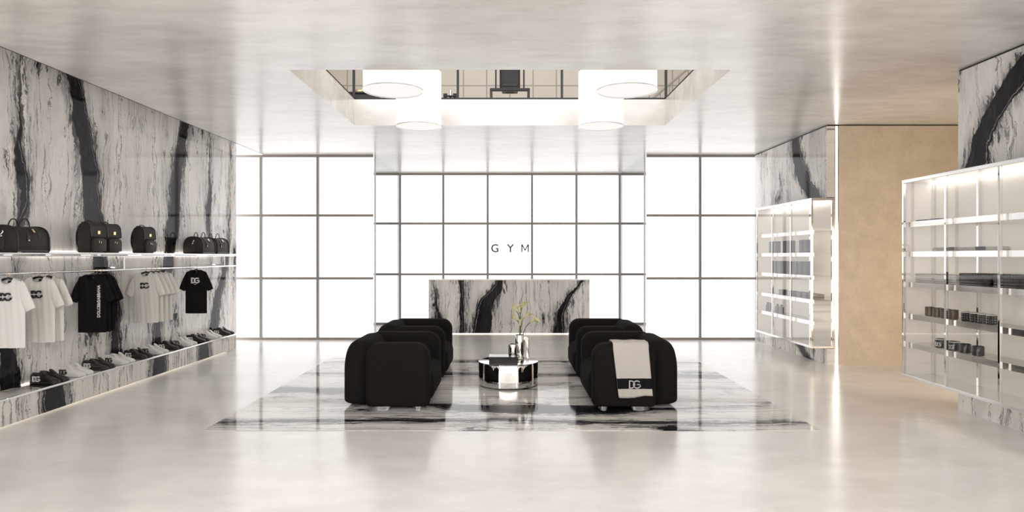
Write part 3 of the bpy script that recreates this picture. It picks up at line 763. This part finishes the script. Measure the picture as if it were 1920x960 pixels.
# calla lilies
def calla(head, tilt, yaw, size, label):
    base = Vector((TCX + .135, TCY + .10, TZ0 + .05)); hd = Vector(head)
    t = thing('calla_lily', label, 'flower', (0, 0, 0), 0, 'calla lilies in the tall vase')
    dirv = Vector((math.sin(tilt) * math.cos(yaw), math.sin(tilt) * math.sin(yaw), math.cos(tilt)))
    foot = base + Vector(((hd.x - base.x) * .10, (hd.y - base.y) * .10, 0))
    rim = base + Vector(((hd.x - base.x) * .22, (hd.y - base.y) * .22, .24))
    rim.x = max(base.x - .036, min(base.x + .036, rim.x))
    pts = []
    for i in range(15):
        f = i / 14
        P0, P1, P2, P3 = foot, rim + Vector((0, 0, .02)), hd - dirv * .09, hd
        pts.append(P0 * (1 - f) ** 3 + P1 * 3 * f * (1 - f) ** 2 + P2 * 3 * f * f * (1 - f) + P3 * f ** 3)
    bm = bm_new(); tube(bm, pts, .0046, 7); obj('stem', bm, 'stem', t, 50)
    q = Vector((0, 0, 1)).rotation_difference(dirv)
    bm = bm_new(); rings = []
    for j in range(10):
        f = j / 9; r = size * (.15 + .30 * f + .36 * f ** 4); ring = []
        for i in range(20):
            a = 2 * PI * i / 20
            tip = max(0, math.cos(a)) ** 4
            zz = size * (1.75 * f - .45 * f ** 4 * (1 - math.cos(a)) * .9); rr = r * (1 + .30 * tip * f ** 3)
            ring.append(hd + q @ Vector((rr * math.cos(a), rr * math.sin(a), zz)))
        rings.append(ring)
    loft(bm, rings, cap=False); o = obj('spathe', bm, 'petal', t, 70)
    md = o.modifiers.new('thick', 'SOLIDIFY'); md.thickness = .0016
    bm = bm_new(); tube(bm, [hd + q @ Vector((0, 0, size * .1)), hd + q @ Vector((0, 0, size * 1.2))], [.005, .0035], 7); obj('spadix', bm, 'spadix', t, 50)
def fp(zx, zy, y): # from measured flower position to metres on the plane at distance y
    px = 860 + zx * .1875; py = 560 + zy * .1875
    return ((px - 956) * y / 1200, y, EYE - (py - 480) * y / 1200)
for zx, zy, dy, ti, ya, lab in ((632, 92, .02, .45, .2, 'calla lily, topmost of the bunch'), (580, 128, -.01, .75, PI, 'calla lily, upper left one leaning left'),
        (612, 138, -.05, .2, PI, 'calla lily, middle one just below the topmost flower'), (582, 218, -.03, .8, PI, 'calla lily, lower left one leaning left'),
        (656, 190, 0.0, .75, .1, 'calla lily, right one just below the top'), (612, 272, -.06, .12, 1, 'calla lily, lowest and shortest of the bunch'),
        (718, 238, -.02, 1.0, -.25, 'calla lily, rightmost one bending far right')):
    calla(fp(zx, zy, TCY + .10 + dy), ti, ya, .060, lab)

# ------------------------------------------------------------------ reception desk and sign
dk = thing('reception_desk', 'long reception desk faced in black and white marble', 'desk', (-.015, 12.3, 0))
bm = bm_new(); box(bm, -1.545, 1.545, 0, .04, .015, 1.035); box(bm, -1.545, -1.505, .04, .75, .015, 1.035); box(bm, 1.505, 1.545, .04, .75, .015, 1.035); obj('front_panel', bm, 'marble_desk', dk)
bm = bm_new(); box(bm, -1.55, 1.55, -.005, .76, 1.036, 1.056, .003); obj('counter_top', bm, 'steel', dk)
bm = bm_new(); box(bm, -1.48, 1.48, .05, .7, 0, .04); obj('plinth', bm, 'black_metal', dk)
bm = bm_new(); box(bm, -1.50, 1.50, .012, .036, .003, .014); obj('under_light', bm, 'led_soft', dk)
sg = thing('wall_sign', 'black GYM lettering on the luminous back wall', 'sign', (0, 13.97, 1.66))
for ch, px in (('G', 928), ('Y', 957), ('M', 984.5)):
    x = (px - 956) * 13.97 / 1200
    if ch == 'M':
        bm = bm_new(); hh, ww, t_ = .086, .082, .024
        for q in ([(-ww, -hh), (-ww + t_, -hh), (-ww + t_, hh), (-ww, hh)], [(ww - t_, -hh), (ww, -hh), (ww, hh), (ww - t_, hh)],
                  [(-ww + t_, hh), (-ww + t_, hh - .045), (0, -hh + .02), (0, -hh + .062)], [(ww - t_, hh), (0, -hh + .062), (0, -hh + .02), (ww - t_, hh - .045)]):
            prism(bm, q, lambda a_, b_, d, x=x: (a_ + x, d, b_ + .010), -.008, .008)
    else:
        bm = text_bm(ch, .245, .008, lambda a, b, c, x=x: (a + x, -c, b), .0025)
    obj('letter', bm, 'print_black', sg)

# ------------------------------------------------------------------ drum lamps
def lamp(x, y, r, z0, h, label):
    t = thing('pendant_lamp', label, 'lamp', (x, y, z0), 0, 'drum pendant lamps')
    bm = bm_new(); lathe(bm, [(r, .004), (r, h)], n=64, cap=False); obj('shade', bm, 'drum', t, 40)
    bm = bm_new(); lathe(bm, [(.001, .012), (r - .006, .012)], n=64, cap=False); obj('diffuser', bm, 'drum_base', t)
    bm = bm_new(); lathe(bm, [(r - .004, .012), (r - .004, 0), (r + .003, 0), (r + .003, .007)], n=64, cap=False); obj('rim', bm, 'steel', t, 40)
    bm = bm_new(); lathe(bm, [(r - .003, h - .01), (r - .003, h)], n=64); obj('top_plate', bm, 'print_white', t, 40)
    for sx in (-1, 1):
        bm = bm_new(); tube(bm, [(sx * r * .5, 0, h), (sx * r * .5, 0, 6.6 - z0)], .003, 6); obj('cable', bm, 'black_metal', t)
for s, side in ((-1, 'left'), (1, 'right')):
    lamp(s * 1.2145 + (.002), 6.66, .31, 3.215, .50, 'wide glowing drum lamp in front, on the %s of the ceiling opening' % side)
    lamp(s * 1.105 - .001, 7.76, .273, 3.065, .665, 'narrow long glowing drum lamp hanging lower on the %s' % side)

# ------------------------------------------------------------------ railing and gym upstairs
rg = thing('railing', 'black metal railing round the ceiling opening upstairs', 'railing', (0, OY1, ST))
for nm, (x0, x1, y0, y1) in {'far': (-2.19, 2.19, 8.90, 8.94), 'left': (-2.20, -2.16, 6.2, 8.90), 'right': (2.16, 2.20, 6.2, 8.90)}.items():
    bm = bm_new(); box(bm, x0, x1, y0 - OY1, y1 - OY1, .0, .032); box(bm, x0, x1, y0 - OY1, y1 - OY1, 1.0, 1.035); obj('rail', bm, 'black_metal', rg)
for x in (-2.175, -.725, .725, 2.175):
    bm = bm_new(); box(bm, x - .016, x + .016, .034, .066, .032, 1.0); obj('post', bm, 'black_metal', rg)
for s in (-1, 1):
    bm = bm_new(); box(bm, s * 2.18 - .016, s * 2.18 + .016, 7.4 - OY1, 7.432 - OY1, .032, 1.0); obj('post', bm, 'black_metal', rg)
bn = thing('weight_bench', 'black gym seat machine upstairs seen through the ceiling opening', 'gym machine', (0.0, 9.6, ST))
bm = bm_new(); box(bm, -.30, .30, -.03, .02, .30, .345, .012); obj('cross_bar', bm, 'black_metal', bn)
for s in (-1, 1):
    bm = bm_new(); prism(bm, [(s * .255, .0), (s * .295, .0), (s * .30, .33), (s * .262, .33)], lambda a, b, d: (a, d, b), -.025, .02); obj('leg', bm, 'black_metal', bn)
    bm = bm_new(); box(bm, s * .21 - .012, s * .21 + .012, -.02, .02, .345, .85); obj('arm_post', bm, 'black_metal', bn)
bm = bm_new(); box(bm, -.125, .125, -.02, .40, .36, .43, .02); box(bm, -.115, .115, -.02, .02, .345, .36); obj('seat', bm, 'leather', bn)
bm = bm_new(); box(bm, -.16, .16, .34, .42, .43, 1.1, .03); obj('backrest', bm, 'leather', bn)
bm = bm_new(); tube(bm, [(-.06, -.05, .27), (.06, -.05, .27)], .012, 8); obj('foot_bar', bm, 'black_metal', bn, 40)
db = thing('dumbbell_stand', 'small metal dumbbell stand upstairs left of the gym seat', 'gym equipment', (-.90, 9.7, ST))
bm = bm_new(); lathe(bm, [(.09, 0), (.09, .02), (.02, .03), (.02, .34)], n=20); obj('stand', bm, 'steel', db, 40)
for z in (.14, .24):
    bm = bm_new(); tube(bm, [(-.10, -.05, z), (-.045, -.05, z)], .042, 12); tube(bm, [(.045, -.05, z), (.10, -.05, z)], .042, 12); tube(bm, [(-.05, -.05, z), (.05, -.05, z)], .014, 8); obj('dumbbell', bm, 'black_metal', db, 40)
bm = bm_new(); box(bm, .02, .30, -.02, .02, .07, .10); obj('arm', bm, 'steel', db)
st = thing('storage_bench', 'low dark bench upstairs behind the left railing post', 'bench', (-2.35, 9.7, ST))
bm = bm_new(); box(bm, -.35, .35, -.2, .2, .06, .24, .01); obj('body', bm, 'black_metal', st)
bm = bm_new(); box(bm, -.36, .36, -.21, .21, .2405, .27, .01); obj('top', bm, 'leather', st)
for x in (-.3, .3):
    bm = bm_new(); box(bm, x - .03, x + .03, -.15, .15, 0, .06); obj('leg', bm, 'black_metal', st)
o = tag(obj('weight_plate', lathe(bm_new(), [(.02, 0), (.085, 0), (.09, .008), (.09, .03), (.085, .037), (.02, .037)], n=28, cap=False), 'gold', None, 40), 'yellow disc weight lying on the dark bench upstairs', 'weight')
o.location = (-2.25, 9.6, ST + .2705)
sr = thing('stair_rail', 'slanted stair handrail with bars upstairs on the right', 'railing', (2.6, 10.6, ST))
bm = bm_new(); tube(bm, [(-.45, 0, .25), (.6, 0, 1.15)], .02, 8); obj('handrail', bm, 'frame', sr, 40)
for k in range(7):
    bm = bm_new(); x = -.42 + k * .155; tube(bm, [(x, 0, 0), (x, 0, .28 + (x + .42) * .857)], .009, 6); obj('bar', bm, 'frame', sr, 40)

# ------------------------------------------------------------------ glass display cabinets
CX0, CX1, CZ0, CZ1 = 4.15, 4.495, .228, 2.30
SHZ = [1.855, 1.544, 1.223, .89, .59]
def cabinet(y0, y1, n, label, x1=CX1, endpost=True):
    t = thing('display_cabinet', label, 'cabinet', (CX0, y0, CZ0), 0, 'glass display cabinets')
    W_ = x1 - CX0; L = y1 - y0; Hc = CZ1 - CZ0; p = .026
    bm = bm_new(); box(bm, 0, W_, 0, L, Hc - .035, Hc, .002); obj('top_frame', bm, 'mirror_steel', t)
    bm = bm_new(); box(bm, 0, W_, 0, L, 0, .03, .002); obj('bottom_frame', bm, 'mirror_steel', t)
    bm = bm_new(); box(bm, W_ - .008, W_ - .002, .005, L - .005, .03, Hc - .035); obj('back_panel', bm, 'panel', t)
    ys = [L * k / n for k in range(n + 1)]
    for k, y in enumerate(ys):
        yy = min(max(y, p / 2), L - p / 2)
        bm = bm_new(); box(bm, .001, p, yy - p / 2, yy + p / 2, .03, Hc - .035, .002); obj('post', bm, 'chrome', t)
        bm = bm_new(); box(bm, W_ - p - .01, W_ - .008, yy - p / 2, yy + p / 2, .03, Hc - .035, .002); obj('post', bm, 'chrome', t)
    for k in range(n):
        bm = bm_new(); box(bm, .008, .014, ys[k] + p, ys[k + 1] - p, .03, Hc - .035); obj('glass_pane', bm, 'glass', t)
    for y, em in ((.008, 'glass'), (L - .014, 'panel')):
        bm = bm_new(); box(bm, p, W_ - p - .01, y, y + .006, .03, Hc - .035); obj('end_pane', bm, em, t)
    for z in SHZ:
        zz = z - CZ0
        bm = bm_new(); box(bm, .055, W_ - .010, .03, L - .03, zz - .012, zz); s_ = obj('shelf', bm, 'glass', t)
        bm = bm_new(); box(bm, .050, .0545, .03, L - .03, zz - .052, zz + .004, .001); obj('front_strip', bm, 'mirror_steel', s_)
    bm = bm_new(); box(bm, W_ - .055, W_ - .035, .03, L - .03, Hc - .046, Hc - .036); obj('light_strip', bm, 'led', t)
    bm = bm_new(); box(bm, .12, .14, .05, L - .05, -.007, -.0005); obj('under_light', bm, 'led_soft', t)
    return t
cabinet(8.815, 10.80, 3, 'chrome and glass display cabinet at the far right by the light line', x1=4.472)
cabinet(4.765, 6.776, 3, 'large chrome and glass display cabinet cut by the right photo edge')
IX = 4.30
# near cabinet goods
def folded(y0, y1, z, h, mat, label, band=None, x0=4.235, x1=4.44, group=None):
    t = thing('folded_towel', label, 'towel', (x0, y0, z + .0005), 0, group)
    bm = bm_new(); Lw = y1 - y0; hh = (h - .002) / 2
    for k in range(2):
        prism(bm, rrect(Lw - .006 * k, hh, hh * .45, hh * .45, n=4, cx=Lw / 2, z0=k * (hh + .002)), lambda a, b, d: (d, a, b), 0, x1 - x0 - .004 * k, .003, 1)
    prism(bm, rrect(.012, h - .001, .005, .005, n=3, cx=.008), lambda a, b, d: (d, a, b), .003, x1 - x0 - .006)
    obj('cloth', bm, mat, t, 50)
    if band:
        bm = bm_new(); box(bm, -.0015, x1 - x0 - .02, Lw * .08, Lw * .42, h - .0005, h + .001); box(bm, -.0015, .0, Lw * .08, Lw * .42, hh * .5, h + .001); obj('band', bm, band, t)
    return t
folded(6.52, 6.69, 1.855, .018, 'towel_band', 'thin dark folded cloth, left one on the top shelf of the near cabinet')
folded(6.33, 6.46, 1.855, .018, 'towel_band', 'thin dark folded cloth, right one on the top shelf of the near cabinet')
folded(6.07, 6.42, 1.544, .040, 'towel', 'cream folded towel with dark band, left one on the second shelf', 'towel_band')
folded(5.67, 6.03, 1.544, .040, 'towel', 'cream folded towel with dark band, right one on the second shelf', 'towel_band')
for a, b, s in ((6.43, 6.69, 'left'), (6.08, 6.39, 'right')):
    folded(a, b, 1.223, .045, 'tee_white', 'white folded towel, lower one of the %s stack on the third shelf' % s, group='white folded towels')
    folded(a, b, 1.2685, .045, 'tee_white', 'white folded towel, upper one of the %s stack on the third shelf' % s, group='white folded towels')
for a, b, s in ((5.64, 6.04, 'left'), (5.2, 5.61, 'right')):
    folded(a, b, 1.223, .045, 'gloss_black', 'black shiny folded cloth, lower one of the %s dark stack' % s, group='black folded throws')
    folded(a, b, 1.2685, .072, 'floral', 'black patterned folded throw, upper one of the %s dark stack' % s, group='black folded throws')
def jar(y, z, r, h, mat, label, cat='jar', rim=None, lid=None, mono=False, group=None, x=IX):
    t = thing('candle_jar' if cat == 'candle' else cat, label, cat, (x, y, z + .0005), 0, group)
    bm = bm_new(); lathe(bm, [(r * .8, 0), (r, .006), (r, h - .004), (r - .003, h), (r - .008, h - .002), (r - .008, h - .012)], n=28); obj('body', bm, mat, t, 40)
    if rim: bm = bm_new(); lathe(bm, [(r + .001, h - .008), (r + .001, h + .001), (r - .004, h + .001)], n=28, cap=False); obj('rim', bm, rim, t, 40)
    if lid: bm = bm_new(); lathe(bm, [(r * .9, h - .004), (r * .92, h + .008), (r * .6, h + .012), (.012, h + .012), (.012, h + .02)], n=28); obj('lid', bm, lid, t, 40)
    if mono:
        bm = bm_new(); A = math.radians(205)
        def T(x_, z_):
            a = A + x_ / r
            return ((math.cos(a) * (r + .0015), math.sin(a) * (r + .0015), z_ + h * .42), (math.cos(a) * (r - .002), math.sin(a) * (r - .002), z_ + h * .42))
        monogram(bm, T, h * .45, .2); obj('letter_print', bm, 'print_white', t)
    return t
for i, d in enumerate((6.50, 6.385, 6.27, 6.155)):
    jar(d, .89, .043, .092, 'amber', 'brown glazed jar, %s from the left on the fourth shelf' % ordinal(i), 'jar', rim='gloss_black', group='brown glazed jars', x=4.265)
for i, d in enumerate((5.98, 5.875, 5.775, 5.675)):
    jar(d, .89, .045, .080, 'dotted', 'black jar with pale dots, %s of the four dotted jars' % ordinal(i), 'jar', lid='print_white', group='dotted jars', x=4.27)
jar(6.335, .59, .050, .090, 'gloss_black', 'black mug with white letters and rim, left one on the lowest shelf', 'mug', rim='print_white', mono=True, x=4.265, group='lettered mugs')
jar(6.15, .59, .052, .090, 'gloss_black', 'black mug with white letters and rim, right one on the lowest shelf', 'mug', rim='print_white', mono=True, x=4.265, group='lettered mugs')
jar(5.995, .59, .047, .088, 'gloss_black', 'plain black candle jar, left one beside the mugs', 'candle', x=4.265, group='black candles')
jar(5.83, .59, .049, .090, 'gloss_black', 'plain black candle jar, right one beside the mugs', 'candle', x=4.265, group='black candles')
# far cabinet goods
def tallbox(y, z, w, h, mat, label, group):
    t = thing('gift_box', label, 'box', (IX, y, z + .0005), 0, group)
    bm = bm_new(); box(bm, -.045, .045, -w / 2, w / 2, 0, h - .03, .002); obj('body', bm, mat, t)
    bm = bm_new(); box(bm, -.0465, .0465, -w / 2 - .0015, w / 2 + .0015, h - .029, h, .002); obj('lid', bm, mat, t)
for i, d in enumerate((10.46, 10.32, 9.93, 9.79, 9.36, 9.23)):
    tallbox(d, 1.544, .105, .19, 'grey_card', 'tall dark box, %s from the left on the upper stocked shelf of the far cabinet' % ordinal(i), 'tall boxes on the upper shelf')
for i, d in enumerate((10.31, 10.12, 9.93, 9.71, 9.555, 9.395, 9.24)):
    tallbox(d, 1.223, .125, .197, 'grey_card', 'tall dark box, %s from the left on the middle shelf of the far cabinet' % ordinal(i), 'tall boxes on the middle shelf')
for i, d in enumerate((10.07, 9.70, 9.44, 9.27, 9.06, 8.91)):
    tallbox(d, .89, .125, .082, 'dotted', 'low dark dotted box, %s from the left in the far cabinet' % ordinal(i), 'low dotted boxes')
def bottle(y, label):
    t = thing('perfume_bottle', label, 'bottle', (IX, y, .5905), 0, 'perfume bottles')
    bm = bm_new(); prism(bm, rrect(.085, .105, .018, .006, n=4), lambda a, b, d: (d, a, b), -.022, .022, .003, 2); obj('flask', bm, 'grey_card', t, 40)
    bm = bm_new(); lathe(bm, [(.014, .105), (.014, .112), (.02, .112), (.02, .138), (.018, .14)], n=20); obj('cap', bm, 'gloss_black', t, 40)
for i, d in enumerate((10.66, 10.54, 10.28, 10.13)):
    bottle(d, 'dark perfume bottle, %s from the left on the lowest stocked shelf' % ordinal(i))
